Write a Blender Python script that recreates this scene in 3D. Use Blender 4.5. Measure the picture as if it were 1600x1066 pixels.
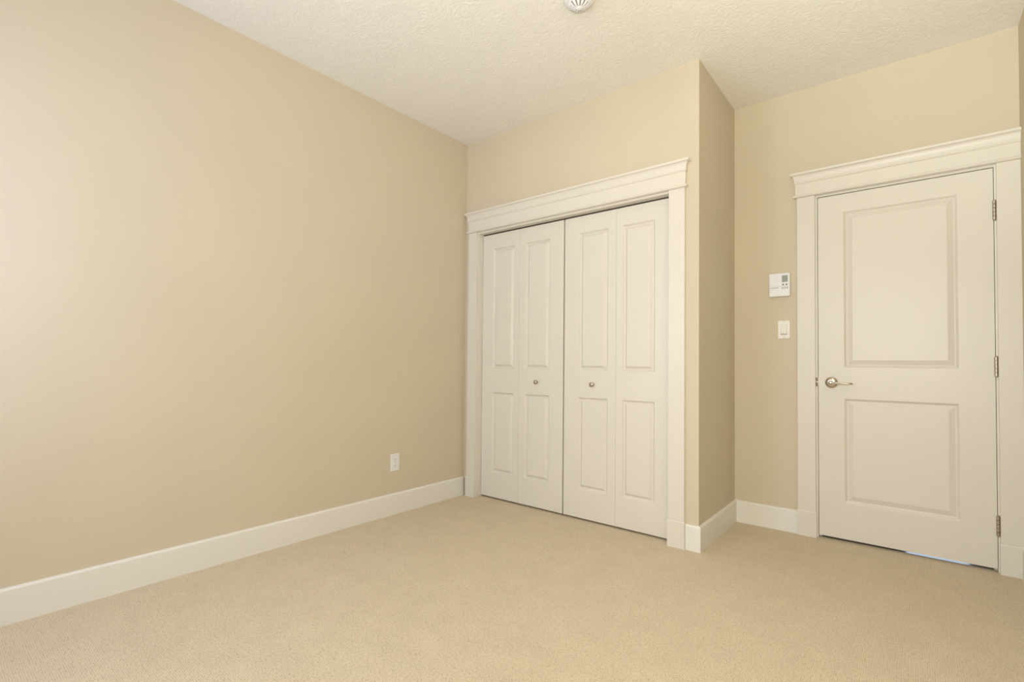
import bpy, bmesh, math
from mathutils import Vector, Matrix
PI = math.pi
for o in list(bpy.data.objects):
    bpy.data.objects.remove(o, do_unlink=True)
S = bpy.context.scene
COL = S.collection

# ---------------------------------------------------------------- camera
F, YAW, PITCH, ROLL = 769.6193, 0.6827, 0.0230, 0.0097
CAM = Vector((2.728, -2.7719, 1.0312))
cd = bpy.data.cameras.new('camera'); cam = bpy.data.objects.new('camera', cd); COL.objects.link(cam)
cd.sensor_width = 36.0; cd.sensor_fit = 'HORIZONTAL'; cd.lens = F / 1600 * 36.0
cd.shift_y = 15.8389 / 1600; cd.clip_start = 0.02
fw = Vector((-math.sin(YAW) * math.cos(PITCH), math.cos(YAW) * math.cos(PITCH), math.sin(PITCH)))
rt = Vector((math.cos(YAW), math.sin(YAW), 0)); up = rt.cross(fw)
r2 = rt * math.cos(ROLL) + up * math.sin(ROLL); u2 = -rt * math.sin(ROLL) + up * math.cos(ROLL)
M = Matrix((r2, u2, -fw)).transposed().to_4x4(); M.translation = CAM
cam.matrix_world = M
S.camera = cam

# ---------------------------------------------------------------- world, light, exposure
w = bpy.data.worlds.new('world'); S.world = w; w.use_nodes = True
w.node_tree.nodes['Background'].inputs[0].default_value = (0.75, 0.85, 1.0, 1)
w.node_tree.nodes['Background'].inputs[1].default_value = 1.0
S.view_settings.view_transform = 'Standard'; S.view_settings.look = 'None'
S.view_settings.exposure = 0.14; S.view_settings.gamma = 1.0; S.view_settings.use_curve_mapping = False

def area(name, loc, target, sx, sy, energy, color):
    l = bpy.data.lights.new(name, 'AREA'); l.shape = 'RECTANGLE'; l.size = sx; l.size_y = sy
    l.energy = energy; l.color = color
    o = bpy.data.objects.new(name, l); COL.objects.link(o); o.location = loc
    o.rotation_euler = (Vector(target) - Vector(loc)).to_track_quat('-Z', 'Y').to_euler()
    return o

# daylight coming in through the two windows of the wall behind the camera
area('window_daylight', (2.575, -3.46, 1.50), (1.50, 0.0, 1.20), 0.86, 1.25, 35.0, (0.97, 1.0, 0.86))
area('window_daylight', (0.70, -3.46, 1.50), (0.70, 0.0, 1.40), 0.70, 1.25, 21.0, (0.54, 0.65, 1.0))
# the photographer's flash beside the camera, unseen: bounced spots and one added direct spill
def flash(target, deg, energy, color):
    l = bpy.data.lights.new('flash', 'SPOT'); l.energy = energy; l.color = color
    l.spot_size = math.radians(deg); l.spot_blend = 1.0; l.shadow_soft_size = 0.08
    o = bpy.data.objects.new('flash', l); COL.objects.link(o); o.location = (2.75, -2.85, 1.25)
    o.rotation_euler = (Vector(target) - o.location).to_track_quat('-Z', 'Y').to_euler()
flash((1.9, -1.6, 2.75), 80, 92.0, (1.0, 0.93, 0.74))
flash((3.15, -1.8, 2.2), 80, 222.0, (0.96, 1.0, 0.92))
flash((0.6, -1.2, 2.75), 70, 30.0, (0.60, 0.67, 1.0))
flash((2.45, 0.7, 1.15), 95, 45.0, (1.0, 0.93, 0.92))  # direct spill, added to brighten the return wall, entry wall and door
# daylight in the hallway beyond the door
HALL_E = 3.2
area('hallway_daylight', (2.86, 2.18, 0.62), (2.86, 0.8, 0.62), 0.36, 1.1, HALL_E, (0.62, 0.80, 1.0))

# ---------------------------------------------------------------- measured room
H, XR, D, XW, YB = 2.7465, 1.8096, 0.7082, 3.1516, -3.38
HB, BT = 0.141, 0.014
WT = 0.115

# ---------------------------------------------------------------- materials
def nodes(name, rough=0.5, spec=0.5, metal=0.0, col=(0.8, 0.8, 0.8)):
    m = bpy.data.materials.new(name); m.use_nodes = True
    nt = m.node_tree; b = nt.nodes['Principled BSDF']
    b.inputs['Base Color'].default_value = (*col, 1); b.inputs['Roughness'].default_value = rough
    b.inputs['Metallic'].default_value = metal; b.inputs['Specular IOR Level'].default_value = spec
    return m, nt, b

def coords(nt, scale=(1, 1, 1)):
    tc = nt.nodes.new('ShaderNodeTexCoord'); mp = nt.nodes.new('ShaderNodeMapping')
    mp.inputs['Scale'].default_value = scale
    nt.links.new(tc.outputs['Object'], mp.inputs['Vector']); return mp.outputs['Vector']

def noise(nt, vec, scale, detail=3.0, rough=0.5, dist=0.0):
    n = nt.nodes.new('ShaderNodeTexNoise'); n.inputs['Scale'].default_value = scale
    n.inputs['Detail'].default_value = detail; n.inputs['Roughness'].default_value = rough
    n.inputs['Distortion'].default_value = dist
    nt.links.new(vec, n.inputs['Vector']); return n.outputs['Fac']

def ramp(nt, fac, stops):
    r = nt.nodes.new('ShaderNodeValToRGB'); e = r.color_ramp.elements
    while len(e) < len(stops): e.new(0.5)
    for i, (p, c) in enumerate(stops):
        e[i].position = p; e[i].color = (*c, 1)
    nt.links.new(fac, r.inputs['Fac']); return r.outputs['Color']

def bump(nt, b, h, strength, dist):
    n = nt.nodes.new('ShaderNodeBump'); n.inputs['Strength'].default_value = strength
    n.inputs['Distance'].default_value = dist
    nt.links.new(h, n.inputs['Height']); nt.links.new(n.outputs['Normal'], b.inputs['Normal'])

def painted(name, col, rough, bscale, bstr, spec=0.4, var=0.015):
    m, nt, b = nodes(name, rough, spec)
    v = coords(nt)
    c2 = tuple(x * (1 - var) for x in col); c3 = tuple(min(1, x * (1 + var)) for x in col)
    nt.links.new(ramp(nt, noise(nt, v, 2.2, 3), [(0.3, c2), (0.7, c3)]), b.inputs['Base Color'])
    bump(nt, b, noise(nt, v, bscale, 2), bstr, 0.0006)
    return m

WALLC = (0.660, 0.577, 0.441)
M_WALL = painted('tan_wall_paint', WALLC, 0.75, 260, 0.25, 0.25)
M_TRIM = painted('cream_gloss_paint', (0.765, 0.720, 0.640), 0.38, 60, 0.06, 0.45, 0.006)
M_BASE = painted('white_baseboard_paint', (0.825, 0.795, 0.745), 0.42, 60, 0.06, 0.45, 0.006)
M_PLAST = painted('white_plastic', (0.83, 0.83, 0.84), 0.35, 200, 0.02, 0.5, 0.004)
M_PLATE = painted('ivory_plate_plastic', (0.85, 0.81, 0.73), 0.35, 200, 0.02, 0.5, 0.004)
M_DARK = painted('dark_slot', (0.05, 0.045, 0.04), 0.6, 80, 0.02)
M_SLOT = painted('grey_recess', (0.22, 0.20, 0.17), 0.6, 80, 0.02)
M_GREY = painted('grey_print', (0.48, 0.47, 0.44), 0.5, 80, 0.02)
M_LCD = painted('green_grey_display', (0.33, 0.37, 0.31), 0.25, 80, 0.01)
M_SHELF = painted('closet_interior_paint', WALLC, 0.8, 260, 0.2, 0.2)

def ceiling_mat():
    m, nt, b = nodes('textured_ceiling_paint', 0.85, 0.2, col=(0.90, 0.87, 0.81))
    v = coords(nt, (1, 1, 1))
    wv = nt.nodes.new('ShaderNodeTexNoise'); wv.inputs['Scale'].default_value = 9; wv.inputs['Detail'].default_value = 2
    nt.links.new(v, wv.inputs['Vector'])
    add = nt.nodes.new('ShaderNodeVectorMath'); add.operation = 'MULTIPLY_ADD'
    add.inputs[1].default_value = (0.12, 0.12, 0.12)
    nt.links.new(wv.outputs['Color'], add.inputs[0]); nt.links.new(v, add.inputs[2])
    mp = nt.nodes.new('ShaderNodeMapping'); mp.inputs['Scale'].default_value = (1.0, 2.4, 1); mp.inputs['Rotation'].default_value = (0, 0, 0.6)
    nt.links.new(add.outputs[0], mp.inputs['Vector'])
    h1 = noise(nt, mp.outputs[0], 40, 4, 0.6, 0.5)
    r = nt.nodes.new('ShaderNodeValToRGB'); r.color_ramp.elements[0].position = 0.38; r.color_ramp.elements[1].position = 0.62
    nt.links.new(h1, r.inputs['Fac'])
    bump(nt, b, r.outputs['Color'], 0.38, 0.005)
    return m
M_CEIL = ceiling_mat()

def carpet_mat():
    m, nt, b = nodes('beige_loop_carpet', 0.95, 0.1)
    v = coords(nt)
    vo = nt.nodes.new('ShaderNodeTexVoronoi'); vo.inputs['Scale'].default_value = 160; vo.inputs['Randomness'].default_value = 0.38
    nt.links.new(v, vo.inputs['Vector'])
    big = noise(nt, v, 7, 4, 0.6)
    base = ramp(nt, big, [(0.3, (0.735, 0.630, 0.480)), (0.7, (0.785, 0.675, 0.515))])
    cell = ramp(nt, vo.outputs['Distance'], [(0.0, (1.0, 1.0, 1.0)), (0.45, (0.95, 0.94, 0.92)), (0.75, (0.66, 0.62, 0.56))])
    mx = nt.nodes.new('ShaderNodeMix'); mx.data_type = 'RGBA'; mx.blend_type = 'MULTIPLY'; mx.inputs[0].default_value = 1.0
    nt.links.new(base, mx.inputs[6]); nt.links.new(cell, mx.inputs[7])
    sp = noise(nt, v, 70, 2, 0.5)
    spk = ramp(nt, sp, [(0.27, (0.88, 0.86, 0.82)), (0.36, (1, 1, 1))])
    m2 = nt.nodes.new('ShaderNodeMix'); m2.data_type = 'RGBA'; m2.blend_type = 'MULTIPLY'; m2.inputs[0].default_value = 1.0
    nt.links.new(mx.outputs[2], m2.inputs[6]); nt.links.new(spk, m2.inputs[7])
    nt.links.new(m2.outputs[2], b.inputs['Base Color'])
    inv = nt.nodes.new('ShaderNodeMath'); inv.operation = 'MULTIPLY_ADD'; inv.inputs[1].default_value = -1.0; inv.inputs[2].default_value = 1.0
    nt.links.new(vo.outputs['Distance'], inv.inputs[0])
    bump(nt, b, inv.outputs[0], 0.55, 0.004)
    return m
M_CARPET = carpet_mat()

def hall_floor_mat():
    m, nt, b = nodes('red_brown_wood_floor', 0.12, 0.6)
    v = coords(nt, (9, 1, 1))
    nt.links.new(ramp(nt, noise(nt, v, 8, 5, 0.6), [(0.3, (0.06, 0.022, 0.010)), (0.7, (0.15, 0.060, 0.026))]), b.inputs['Base Color'])
    return m
M_HALL = hall_floor_mat()

def metal_mat(name, col, rough):
    m, nt, b = nodes(name, rough, 0.5, 1.0, col)
    v = coords(nt, (1, 1, 14))
    r = nt.nodes.new('ShaderNodeMapRange'); r.inputs[3].default_value = rough * 0.85; r.inputs[4].default_value = rough * 1.2
    nt.links.new(noise(nt, v, 180, 2), r.inputs[0]); nt.links.new(r.outputs[0], b.inputs['Roughness'])
    return m
M_NICKEL = metal_mat('satin_nickel', (0.62, 0.56, 0.48), 0.26)
M_NICK2 = metal_mat('dull_nickel', (0.50, 0.45, 0.38), 0.40)
M_RAIL = metal_mat('dark_track_steel', (0.20, 0.17, 0.13), 0.5)


# ---------------------------------------------------------------- mesh helpers
def obj(name, bm, mat, parent=None, smooth=False, label=None, cat=None, kind=None, bevel=0.0, seg=2):
    bmesh.ops.recalc_face_normals(bm, faces=bm.faces)
    me = bpy.data.meshes.new(name); bm.to_mesh(me); bm.free()
    o = bpy.data.objects.new(name, me); COL.objects.link(o); me.materials.append(mat)
    if smooth:
        for p in me.polygons: p.use_smooth = True
    if bevel:
        md = o.modifiers.new('bevel', 'BEVEL'); md.width = bevel; md.segments = seg; md.limit_method = 'ANGLE'; md.angle_limit = 0.6
    if parent: o.parent = parent; o.matrix_parent_inverse = parent.matrix_world.inverted()
    if label: o['label'] = label
    if cat: o['category'] = cat
    if kind: o['kind'] = kind
    return o

def empty(name, loc, label=None, cat=None, kind=None):
    o = bpy.data.objects.new(name, None); COL.objects.link(o); o.location = loc; o.empty_display_size = 0.05
    bpy.context.view_layer.update()
    if label: o['label'] = label
    if cat: o['category'] = cat
    if kind: o['kind'] = kind
    return o

def box(bm, x0, x1, y0, y1, z0, z1):
    v = [bm.verts.new((x, y, z)) for z in (z0, z1) for x, y in ((x0, y0), (x1, y0), (x1, y1), (x0, y1))]
    for f in ((0, 3, 2, 1), (4, 5, 6, 7), (0, 1, 5, 4), (1, 2, 6, 5), (2, 3, 7, 6), (3, 0, 4, 7)):
        bm.faces.new([v[i] for i in f])
    return bm

def new(): return bmesh.new()

def loft(bm, rings):
    """closed solid from a list of rings with equal vertex counts"""
    R = [[bm.verts.new(p) for p in r] for r in rings]
    n = len(R[0])
    for a, b in zip(R, R[1:]):
        for i in range(n):
            bm.faces.new((a[i], a[(i + 1) % n], b[(i + 1) % n], b[i]))
    bm.faces.new(R[0][::-1]); bm.faces.new(R[-1])
    return bm

def lathe(bm, prof, seg=40, mat=None):
    """prof: (radius, height) around local Z, capped at both ends"""
    rings = [[Vector((r * math.cos(2 * PI * i / seg), r * math.sin(2 * PI * i / seg), h)) for i in range(seg)] for r, h in prof]
    if mat is not None: rings = [[mat @ p for p in r] for r in rings]
    return loft(bm, rings)

def tube(bm, pts, rads, seg=16, flat=1.0):
    rings = []
    for i, p in enumerate(pts):
        a = Vector(pts[max(0, i - 1)]); b = Vector(pts[min(len(pts) - 1, i + 1)]); d = (b - a).normalized()
        s = d.cross(Vector((0, 0, 1))).normalized(); t = s.cross(d).normalized()
        rx, rz = rads[i]
        rings.append([Vector(p) + s * rx * math.cos(2 * PI * k / seg) + t * rz * math.sin(2 * PI * k / seg) for k in range(seg)])
    return loft(bm, rings)

# panelled slab; front face looks towards -y at y = yf
OGEE = [(0.0, 0.0), (0.002, 0.0008), (0.005, 0.0042), (0.009, 0.0104), (0.012, 0.0134), (0.0145, 0.0144), (0.0165, 0.0144), (0.0180, 0.0136)]
def panel_slab(bm, x0, x1, z0, z1, yf, th, panels, band=0.040, deep=1.0):
    prof = [(a, d * deep) for a, d in OGEE] + [(band - 0.002, 0.0012), (band, 0.0006)]
    xs = sorted({x0, x1, *[p[0] for p in panels], *[p[1] for p in panels]})
    zs = sorted({z0, z1, *[p[2] for p in panels], *[p[3] for p in panels]})
    for xa, xb in zip(xs, xs[1:]):
        for za, zb in zip(zs, zs[1:]):
            cx, cz = (xa + xb) / 2, (za + zb) / 2
            if any(p[0] < cx < p[1] and p[2] < cz < p[3] for p in panels): continue
            bm.faces.new([bm.verts.new(c) for c in ((xa, yf, za), (xb, yf, za), (xb, yf, zb), (xa, yf, zb))])
    for (a, b, c, d) in panels:
        last = None
        for off, dep in prof:
            r = [bm.verts.new(q) for q in ((a + off, yf + dep, c + off), (b - off, yf + dep, c + off), (b - off, yf + dep, d - off), (a + off, yf + dep, d - off))]
            if last:
                for i in range(4): bm.faces.new((last[i], last[(i + 1) % 4], r[(i + 1) % 4], r[i]))
            last = r
        bm.faces.new(last)
    # sides and back, sharing the split points so that the slab is closed
    yb = yf + th
    def strip(pts):
        for p, q in zip(pts, pts[1:]):
            bm.faces.new([bm.verts.new(v) for v in ((p[0], yf, p[1]), (q[0], yf, q[1]), (q[0], yb, q[1]), (p[0], yb, p[1]))])
    strip([(x, z0) for x in xs]); strip([(x, z1) for x in xs]); strip([(x0, z) for z in zs]); strip([(x1, z) for z in zs])
    for xa, xb in zip(xs, xs[1:]):
        for za, zb in zip(zs, zs[1:]):
            bm.faces.new([bm.verts.new(c) for c in ((xa, yb, za), (xb, yb, za), (xb, yb, zb), (xa, yb, zb))])
    bmesh.ops.remove_doubles(bm, verts=bm.verts, dist=1e-5)
    return bm

# ---------------------------------------------------------------- shell
def struct(name, bm, mat, label=None, bevel=0.0, cat='wall'):
    return obj(name, bm, mat, label=label, cat=cat, kind='structure', bevel=bevel)

YE = D + 1.55                                     # far side of the hallway
struct('floor', box(new(), -WT, XW + WT, YB - WT, D + 0.034, -0.10, 0.0), M_CARPET, 'beige looped carpet floor of the empty bedroom', cat='floor')
struct('floor_hallway', box(new(), 1.4, XW + 1.6, D + 0.034, YE + 0.1, -0.10, -0.004), M_HALL, 'red-brown glossy wood hallway floor seen under the entry door', cat='floor')
struct('ceiling', box(new(), -WT, XW + WT, YB - WT, D + WT, H, H + 0.12), M_CEIL, 'off-white ceiling with swirled plaster texture', cat='ceiling')
struct('wall_left', box(new(), -WT, 0, YB - WT, D + WT, 0, H), M_WALL, 'long tan wall on the left with one low outlet')
# closet front wall with its opening
CO0, CO1, COZ = 0.116, 1.656, 2.040
b = new(); box(b, 0, CO0, 0, WT, 0, H); box(b, CO0, CO1, 0, WT, COZ, H); box(b, CO1, XR, 0, WT, 0, H)
bmesh.ops.remove_doubles(b, verts=b.verts, dist=1e-5)
struct('wall_closet', b, M_WALL, 'tan wall around the bifold closet doors')
struct('wall_return', box(new(), XR - WT, XR, WT, D, 0, H), M_WALL, 'narrow shaded tan wall between closet and entry recess')
# wall of the entry door with its opening
EO0, EO1, EOZ = 2.262, 3.078, 2.074
b = new(); box(b, 0, EO0, D, D + WT, 0, H); box(b, EO0, EO1, D, D + WT, EOZ, H); box(b, EO1, XW, D, D + WT, 0, H)
bmesh.ops.remove_doubles(b, verts=b.verts, dist=1e-5)
struct('wall_entry', b, M_WALL, 'tan wall around the entry door, with thermostat and switch')
struct('wall_right', box(new(), XW, XW + WT, YB - WT, D + WT, 0, H), M_WALL, 'sliver of tan wall at the right picture edge')
WINS = [(0.33, 1.07), (2.12, 3.03)]; WZ0, WZ1 = 0.86, 2.14
b = new(); ex = [0] + [v for w_ in WINS for v in w_] + [XW]
for i in range(0, len(ex), 2): box(b, ex[i], ex[i + 1], YB - WT, YB, 0, H)
for a, c in WINS:
    box(b, a, c, YB - WT, YB, 0, WZ0); box(b, a, c, YB - WT, YB, WZ1, H)
struct('wall_rear', b, M_WALL, 'tan wall with two windows, behind the camera')
# hallway shell
b = new(); box(b, 1.3, 1.4, D + WT, YE, -0.1, H); box(b, XW + 1.6, XW + 1.7, D + WT, YE, -0.1, H); box(b, 1.3, XW + 1.7, YE, YE + 0.1, -0.1, H)
struct('wall_hallway', b, M_SHELF, 'hallway walls beyond the entry door')
struct('ceiling_hallway', box(new(), 1.3, XW + 1.7, D + WT, YE + 0.1, H, H + 0.1), M_CEIL, 'hallway ceiling beyond the entry door', cat='ceiling')

# windows in the rear wall: a frame round each opening
for k, (a, c) in enumerate(WINS):
    wn = empty('window_%d' % (k + 1), ((a + c) / 2, YB, WZ0), ('narrow white framed window behind the camera', 'wider white framed window behind the camera, near the right wall')[k], 'window', 'structure')
    b = new(); f_ = 0.045; y0, y1 = YB - 0.07, YB - 0.01
    box(b, a, a + f_, y0, y1, WZ0, WZ1); box(b, c - f_, c, y0, y1, WZ0, WZ1)
    box(b, a + f_, c - f_, y0, y1, WZ0, WZ0 + f_); box(b, a + f_, c - f_, y0, y1, WZ1 - f_, WZ1)
    obj('window_frame', b, M_TRIM, wn)

# ---------------------------------------------------------------- baseboards
def baseboard(name, p0, p1, n, m0=0, m1=0, label=None, t=BT, h=HB):
    """profile swept from p0 to p1 along the wall, n points into the room; m = mitre (+1 outside, -1 inside)"""
    d = (Vector(p1) - Vector(p0)).normalized(); n = Vector(n)
    prof = [(0, 0), (t, 0), (t, h - 0.010), (t - 0.0015, h - 0.006), (t - 0.005, h - 0.001), (t - 0.008, h), (0, h)]
    rings = []
    for base, m, s in ((Vector(p0), m0, -1), (Vector(p1), m1, 1)):
        rings.append([(*(base + n * o + d * s * m * o), z) for o, z in prof])
    return obj(name, loft(new(), rings), M_BASE, label=label, cat='baseboard', kind='structure')
PL = 0.1535                                    # height of the plinth blocks
C0, C1, C2, C3 = 0.0420, 0.1290, 1.6430, 1.7355   # closet casing edges
E0, E1, E2, E3 = 2.1780, 2.2730, 3.0640, XW       # entry casing edges
baseboard('baseboard_left', (0, YB), (0, 0), (1, 0), 0, -1, 'white baseboard along the long left wall')
baseboard('baseboard_closet', (C3 + 0.004, 0), (XR, 0), (0, -1), 0, 1, 'short white baseboard right of the closet casing')
baseboard('baseboard_return', (XR, 0), (XR, D), (1, 0), 1, -1, 'white baseboard on the narrow side wall')
baseboard('baseboard_entry', (XR, D), (E0 - 0.002, D), (0, -1), -1, 0, 'white baseboard under the thermostat')
baseboard('baseboard_right', (XW, D - 0.024), (XW, YB), (-1, 0), 0, -1, 'white baseboard on the right wall')
baseboard('baseboard_rear', (XW, YB), (0, YB), (0, 1), -1, -1, 'white baseboard behind the camera')

# ---------------------------------------------------------------- casings
def rect_ring(x0, x1, yw, yf, z): return [(x0, yf, z), (x1, yf, z), (x1, yw, z), (x0, yw, z)]

def header(parent, x0, x1, yw, z0, z1, wall_end=False):
    """frieze board with bead below and crown cap above; yw is the wall face"""
    hgt = z1 - z0
    P = [(z0, 0.004), (z0 + 0.002, 0.009), (z0 + 0.006, 0.0118), (z0 + 0.010, 0.0118), (z0 + 0.014, 0.009), (z0 + 0.016, 0.004), (z0 + 0.0165, 0.0)]
    P += [(z1 - 0.066, 0.0), (z1 - 0.0655, 0.003), (z1 - 0.062, 0.0065), (z1 - 0.057, 0.0065), (z1 - 0.054, 0.003), (z1 - 0.0535, 0.0035)]
    for k in range(9):                          # cove
        a = k / 8 * PI / 2
        P.append((z1 - 0.050 + 0.036 * math.sin(a), 0.005 + 0.017 * (1 - math.cos(a))))
    P += [(z1 - 0.012, 0.0245), (z1 - 0.001, 0.0255), (z1, 0.0245)]
    rings = []
    for z, o in P:
        rings.append(rect_ring(x0 - o, (x1 if wall_end else x1 + o), yw, yw - 0.020 - o, z))
    return obj('head_casing', loft(new(), rings), M_TRIM, parent)

def leg_casing(parent, x0, x1, yw, z0, z1):
    return obj('side_casing', box(new(), x0, x1, yw - 0.019, yw, z0, z1), M_TRIM, parent, bevel=0.0015)

def plinth(parent, x0, x1, yw, proj=0.0235, e0=0.003, e1=0.003):
    r = [rect_ring(x0 - e0, x1 + e1, yw, yw - proj, z) for z in (0.0, PL - 0.008)]
    r.append(rect_ring(x0 - e0, x1 + e1, yw, yw - proj + 0.0015, PL - 0.004))
    r.append(rect_ring(x0 - e0 * 0.3, x1 + e1 * 0.3, yw, yw - proj + 0.0045, PL))
    return obj('plinth_block', loft(new(), r), M_TRIM, parent)

t1 = empty('trim_1', (0.894, 0, 0), 'cream casing with crown head around the closet doors', 'door casing', 'structure')
header(t1, 0.0390, 1.7400, 0, 2.033, 2.189)
leg_casing(t1, C0, C1, 0, PL, 2.033); leg_casing(t1, C2, C3, 0, PL, 2.033)
plinth(t1, C0, C1, 0); plinth(t1, C2, C3, 0)
JL, JR, JZ = 0.1345, 1.638, 2.022
b = new()
box(b, CO0, JL, 0.0, WT, 0, JZ); box(b, JR, CO1, 0.0, WT, 0, JZ); box(b, CO0, CO1, 0.0, WT, JZ, COZ)
obj('jamb', b, M_TRIM, t1)

t2 = empty('trim_2', (2.67, D, 0), 'cream casing with crown head around the entry door', 'door casing', 'structure')
header(t2, 2.1700, XW, D, 2.066, 2.2170, wall_end=True)
leg_casing(t2, E0, E1, D, PL, 2.066); leg_casing(t2, E2, E3, D, PL, 2.066)
plinth(t2, E0, E1, D, e0=0.002); plinth(t2, E2, E3, D, e1=0.0)
KL, KR, KZ = 2.2840, 3.0560, 2.0535
b = new()
box(b, EO0, KL, D, D + WT, 0, KZ); box(b, KR, EO1, D, D + WT, 0, KZ); box(b, EO0, EO1, D, D + WT, KZ, EOZ)
box(b, KL, KL + 0.012, D + 0.037, D + 0.07, 0, KZ); box(b, KR - 0.012, KR, D + 0.037, D + 0.07, 0, KZ); box(b, KL + 0.012, KR - 0.012, D + 0.037, D + 0.07, KZ - 0.012, KZ)
obj('jamb', b, M_TRIM, t2)
b = new(); box(b, KL - 0.0005, KL + 0.0010, D + 0.001, D + 0.03, 0.902, 0.960)
obj('strike_plate', b, M_NICKEL, t2)
b = new(); box(b, KL - 0.011, KL + 0.0002, D - 0.0012, D, 0.936, 0.958); box(b, KL - 0.011, KL + 0.0002, D - 0.0012, D, 0.905, 0.929)
obj('strike_lip', b, M_RAIL, t2)

# ---------------------------------------------------------------- entry door
DF = D + 0.001                                  # its front face
DX0, DX1, DZ0, DZ1 = 2.2868, 3.0536, 0.0185, 2.0490
d1 = empty('door_1', (DX1, D, DZ0), 'cream two-panel entry door with lever handle', 'door', 'structure')
b = panel_slab(new(), DX0, DX1, DZ0, DZ1, DF, 0.035, [(2.415, 2.918, 1.020, 1.943), (2.415, 2.918, 0.228, 0.838)], 0.044, 0.80)
obj('door_slab', b, M_TRIM, d1)
def hinge(z):
    x, y = 3.0565, D - 0.0055
    h = 0.100; bm = new()
    for k in range(5):
        a = z - h / 2 + k * h / 5 + 0.0006; c = a + h / 5 - 0.0012
        lathe(bm, [(0.0064, a), (0.0074, a + 0.0006), (0.0074, c - 0.0006), (0.0064, c)], 20, Matrix.Translation((x, y, 0)))
    lathe(bm, [(0.0045, z - h / 2 - 0.004), (0.0050, z - h / 2 - 0.002), (0.0038, z - h / 2 + 0.0008)], 20, Matrix.Translation((x, y, 0)))
    lathe(bm, [(0.0038, z + h / 2 - 0.0008), (0.0050, z + h / 2 + 0.002), (0.0040, z + h / 2 + 0.004)], 20, Matrix.Translation((x, y, 0)))
    box(bm, x - 0.0012, x + 0.0012, y, D + 0.03, z - h / 2, z + h / 2)
    return obj('hinge', bm, M_NICK2, d1, label='nickel butt hinge')
for z in (0.234, 1.034, 1.830): hinge(z)
# lever handle: rose, neck, lever, key-less privacy pin
hx, hz = 2.3530, 0.930
toY = Matrix.Translation((hx, DF, hz)) @ Matrix.Rotation(PI / 2, 4, 'X')     # local +z -> world -y
hd = obj('door_handle', lathe(new(), [(0.0330, 0.0), (0.0332, 0.002), (0.0325, 0.0045), (0.030, 0.0075), (0.025, 0.0105), (0.019, 0.0125), (0.014, 0.0135)], 48, toY), M_NICKEL, d1, smooth=True, label='satin nickel lever handle')
b = new(); lathe(b, [(0.0125, 0.012), (0.0110, 0.018), (0.0100, 0.030), (0.0105, 0.044), (0.0110, 0.054), (0.0095, 0.058), (0.005, 0.060)], 32, toY)
obj('neck', b, M_NICKEL, hd, smooth=True)
pts = [(hx - 0.004, DF - 0.050, hz), (hx + 0.008, DF - 0.0515, hz), (hx + 0.025, DF - 0.053, hz - 0.0005), (hx + 0.055, DF - 0.054, hz - 0.001), (hx + 0.085, DF - 0.053, hz - 0.0015), (hx + 0.104, DF - 0.051, hz - 0.002), (hx + 0.108, DF - 0.050, hz - 0.002)]
obj('lever', tube(new(), pts, [(0.007, 0.008), (0.0095, 0.0085), (0.0090, 0.0065), (0.0085, 0.0050), (0.0080, 0.0044), (0.0070, 0.0042), (0.004, 0.0025)], 20), M_NICKEL, hd, smooth=True)
b = new(); lathe(b, [(0.0022, 0.010), (0.0022, 0.0135), (0.0012, 0.0142)], 12, Matrix.Translation((hx, DF, hz + 0.0215)) @ Matrix.Rotation(PI / 2, 4, 'X'))
obj('privacy_pin', b, M_DARK, hd)
b = new(); box(b, DX0 - 0.0012, DX0 + 0.0002, DF + 0.005, DF + 0.030, hz - 0.028, hz + 0.028); box(b, DX0 - 0.003, DX0, DF + 0.010, DF + 0.025, hz - 0.009, hz + 0.009)
obj('latch', b, M_NICKEL, d1)

# ---------------------------------------------------------------- closet bifold doors
CF = 0.050; CZ0, CZ1 = 0.0130, 2.0120
UP, LO = (0.982, 1.902), (0.198, 0.806)
def leaf(parent, x0, x1, pa, pb):
    b = panel_slab(new(), x0, x1, CZ0, CZ1, CF, 0.032, [(pa, pb, *LO), (pa, pb, *UP)], 0.034)
    return obj('door_leaf', b, M_TRIM, parent, bevel=0.0)
def knob(parent, x, z):
    m = Matrix.Translation((x, CF, z)) @ Matrix.Rotation(PI / 2, 4, 'X')
    b = lathe(new(), [(0.0095, 0.0), (0.0098, 0.0015), (0.0060, 0.003), (0.0055, 0.010), (0.0085, 0.014), (0.0135, 0.0175), (0.0155, 0.021), (0.0150, 0.0245), (0.0115, 0.0275), (0.0060, 0.0290), (0.0015, 0.0293)], 36, m)
    return obj('knob', b, M_NICK2, parent, smooth=True, label='round satin nickel knob')
X = dict(l0=0.1375, f1=0.4985, s0=0.8825, s1=0.8930, f2=1.2774, r1=1.6340)
d2 = empty('door_2', (X['l0'], CF, CZ0), 'left pair of cream bifold closet leaves', 'closet door', 'structure')
leaf(d2, X['l0'], X['f1'] - 0.0006, 0.2410, 0.4530); leaf(d2, X['f1'] + 0.0006, X['s0'], 0.5520, 0.7700)
knob(d2, 0.6646, 0.8945)
d3 = empty('door_3', (X['r1'], CF, CZ0), 'right pair of cream bifold closet leaves', 'closet door', 'structure')
leaf(d3, X['s1'], X['f2'] - 0.0006, 1.0010, 1.2210); leaf(d3, X['f2'] + 0.0006, X['r1'], 1.3190, 1.5340)
knob(d3, 1.1144, 0.8925)
b = new(); box(b, JL, JR, CF + 0.004, CF + 0.030, JZ - 0.004, JZ)
obj('track', b, M_RAIL, t1)
b = new()
for x in (0.160, 0.858, 0.917, 1.600): lathe(b, [(0.004, CZ1 - 0.0005), (0.004, JZ - 0.003)], 10, Matrix.Translation((x, CF + 0.014, 0)))
obj('pivot_pin', b, M_NICKEL, t1)

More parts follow.
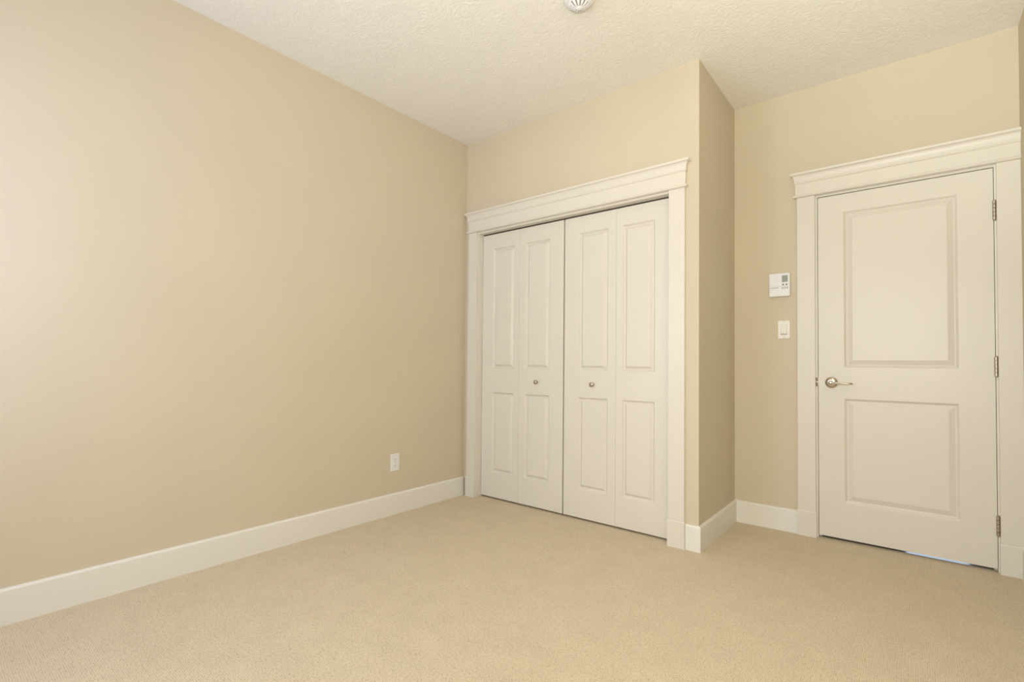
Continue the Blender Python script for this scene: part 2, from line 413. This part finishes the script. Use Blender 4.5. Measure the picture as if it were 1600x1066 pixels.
# ---------------------------------------------------------------- wall fittings
def sheet_box(x0, x1, z0, z1, depth, yw, r=0.004, n=4, crown=0.0015):
    """rounded plate standing on a wall that faces -y"""
    def outline(i, rr):
        P = []
        for cx, cz, a0 in ((x1 - i - rr, z1 - i - rr, 0), (x0 + i + rr, z1 - i - rr, PI / 2), (x0 + i + rr, z0 + i + rr, PI), (x1 - i - rr, z0 + i + rr, 1.5 * PI)):
            for k in range(n + 1):
                a = a0 + PI / 2 * k / n; P.append((cx + rr * math.cos(a), cz + rr * math.sin(a)))
        return P
    rings = []
    for i, dd in ((0, 0), (0, depth - crown * 1.6), (crown * 0.4, depth - crown * 0.6), (crown * 1.4, depth)):
        rings.append([(x, yw - dd, z) for x, z in outline(i, r)])
    return loft(new(), rings)

# thermostat
TX0, TX1, TZ0, TZ1, TD = 2.0215, 2.1400, 1.4620, 1.6095, 0.026
th = empty('thermostat', (2.081, D, TZ0), 'white wall thermostat with small green-grey display, above the light switch', 'thermostat')
obj('housing', sheet_box(TX0 + 0.002, TX1 - 0.002, TZ0 + 0.002, TZ1 - 0.002, 0.012, D, 0.004), M_PLAST, th)
b = sheet_box(TX0, TX1, TZ0, TZ1, TD, D, 0.006, 5, 0.003)
for v in b.verts:                                # gently bowed front, lower edge curved as on the real cover
    if v.co.y < D - 0.010:
        u = (v.co.x - 2.081) / 0.059
        v.co.y += 0.002 * u * u
cv = obj('cover', b, M_PLAST, th)
yf = D - TD - 0.0002
obj('display', sheet_box(2.0960, 2.1280, 1.5520, 1.5930, 0.0015, D - TD + 0.0008, 0.0015, 3, 0.0004), M_LCD, th, label='small green-grey liquid crystal display')
for x in (2.1020, 2.1215):
    obj('button', lathe(new(), [(0.0048, 0), (0.0048, 0.0016), (0.0036, 0.0024)], 20, Matrix.Translation((x, D - TD + 0.0008, 1.5360)) @ Matrix.Rotation(PI / 2, 4, 'X')), M_SLOT, th, label='round dark button')
for x in (2.1000, 2.1125, 2.1250):
    obj('button', sheet_box(x - 0.0036, x + 0.0036, 1.5100, 1.5210, 0.0020, D - TD + 0.0008, 0.001, 2, 0.0004), M_GREY, th, label='small upright grey button')
b = new(); box(b, 2.0325, 2.1300, yf - 0.0001 + 0.0006, D - TD + 0.0012, 1.5270, 1.5276)
obj('cover_seam', b, M_GREY, th)
b = new()
for k, wd in enumerate((0.006, 0.005, 0.006, 0.004, 0.006, 0.005)):           # faint maker's lettering, unreadable in the photo
    x = 2.0335 + k * 0.0072; box(b, x, x + wd, yf - 0.0003, D - TD + 0.0018, 1.5160, 1.5200)
obj('lettering', b, M_GREY, th)

# light switch
sw = empty('light_switch', (2.1025, D, 1.197), 'ivory rocker light switch below the thermostat', 'light switch')
obj('plate', sheet_box(2.0685, 2.1365, 1.1970, 1.3105, 0.006, D, 0.004), M_PLATE, sw)
obj('rocker_frame', sheet_box(2.0845, 2.1205, 1.2195, 1.2890, 0.0068, D, 0.002), M_GREY, sw)
b = sheet_box(2.0860, 2.1190, 1.2215, 1.2875, 0.0085, D, 0.002)
for v in b.verts:
    if v.co.y < D - 0.0075: v.co.y -= 0.0022 * (v.co.z - 1.2545) / 0.033
obj('rocker', b, M_PLATE, sw)
for z in (1.2045, 1.3030):
    obj('screw', lathe(new(), [(0.003, 0.005), (0.003, 0.0064), (0.002, 0.0068)], 16, Matrix.Translation((2.1025, D, z)) @ Matrix.Rotation(PI / 2, 4, 'X')), M_GREY, sw)

# outlet on the left wall, built facing -y then turned to face +x
def turn(o, yc):                                 # (x, y, z) -> (-y, x + yc, z)
    for v in o.data.vertices: v.co = Vector((-v.co.y, v.co.x + yc, v.co.z))
YC, ZC = -0.6655, 0.3465
ot = empty('wall_outlet', (0, YC, ZC - 0.057), 'white duplex electrical outlet low on the left wall', 'electrical outlet')
L = [obj('plate', sheet_box(-0.035, 0.035, ZC - 0.057, ZC + 0.057, 0.006, 0, 0.004), M_PLAST)]
for dz in (-0.0195, 0.0195):
    z = ZC + dz
    f = obj('socket_face', sheet_box(-0.0165, 0.0165, z - 0.0135, z + 0.0135, 0.0078, 0, 0.007, 6, 0.0008), M_PLAST); L.append(f)
    b = new(); box(b, -0.0078, -0.0056, -0.0081, -0.0070, z - 0.002, z + 0.0065); box(b, 0.0056, 0.0078, -0.0081, -0.0070, z - 0.001, z + 0.0055)
    lathe(b, [(0.0026, 0.0070), (0.0026, 0.0081)], 14, Matrix.Translation((0, 0, z - 0.0075)) @ Matrix.Rotation(PI / 2, 4, 'X'))
    L.append(obj('slots', b, M_SLOT, label='dark socket slots'))
L.append(obj('screw', lathe(new(), [(0.003, 0.005), (0.003, 0.0066), (0.002, 0.007)], 16, Matrix.Translation((0, 0, ZC)) @ Matrix.Rotation(PI / 2, 4, 'X')), M_GREY))
for o in L:
    turn(o, YC); o.parent = ot; o.matrix_parent_inverse = ot.matrix_world.inverted()

# smoke detector
SX, SY = 1.532, -0.828
sd = empty('smoke_detector', (SX, SY, H), 'round white smoke detector with radial vents on the ceiling', 'smoke detector')
dn = Matrix.Translation((SX, SY, H)) @ Matrix.Rotation(PI, 4, 'X')
obj('base', lathe(new(), [(0.074, 0.0), (0.075, 0.003), (0.075, 0.010), (0.073, 0.012)], 64, dn), M_PLAST, sd)
obj('cover', lathe(new(), [(0.071, 0.011), (0.0715, 0.018), (0.069, 0.024), (0.062, 0.029), (0.052, 0.032), (0.047, 0.034), (0.045, 0.037)], 64, dn), M_PLAST, sd)
obj('vent_core', lathe(new(), [(0.043, 0.034), (0.043, 0.040), (0.030, 0.052), (0.012, 0.056)], 48, dn), M_SLOT, sd, label='grey recess behind the vent ribs')
for k in range(12):
    a = 2 * PI * k / 12 + 0.1
    m = dn @ Matrix.Rotation(a, 4, 'Z')
    b = new()
    loft(b, [[(x, -wd, z0), (x, wd, z0), (x, wd, z1), (x, -wd, z1)] for x, wd, z0, z1 in ((0.008, 0.0020, 0.050, 0.0585), (0.030, 0.0045, 0.045, 0.0550), (0.0465, 0.0070, 0.033, 0.0420))])
    for v in b.verts: v.co = m @ v.co
    obj('vent_rib', b, M_PLAST, sd)
obj('test_button', lathe(new(), [(0.012, 0.055), (0.012, 0.0600), (0.010, 0.0615), (0.004, 0.062)], 32, dn), M_PLAST, sd)
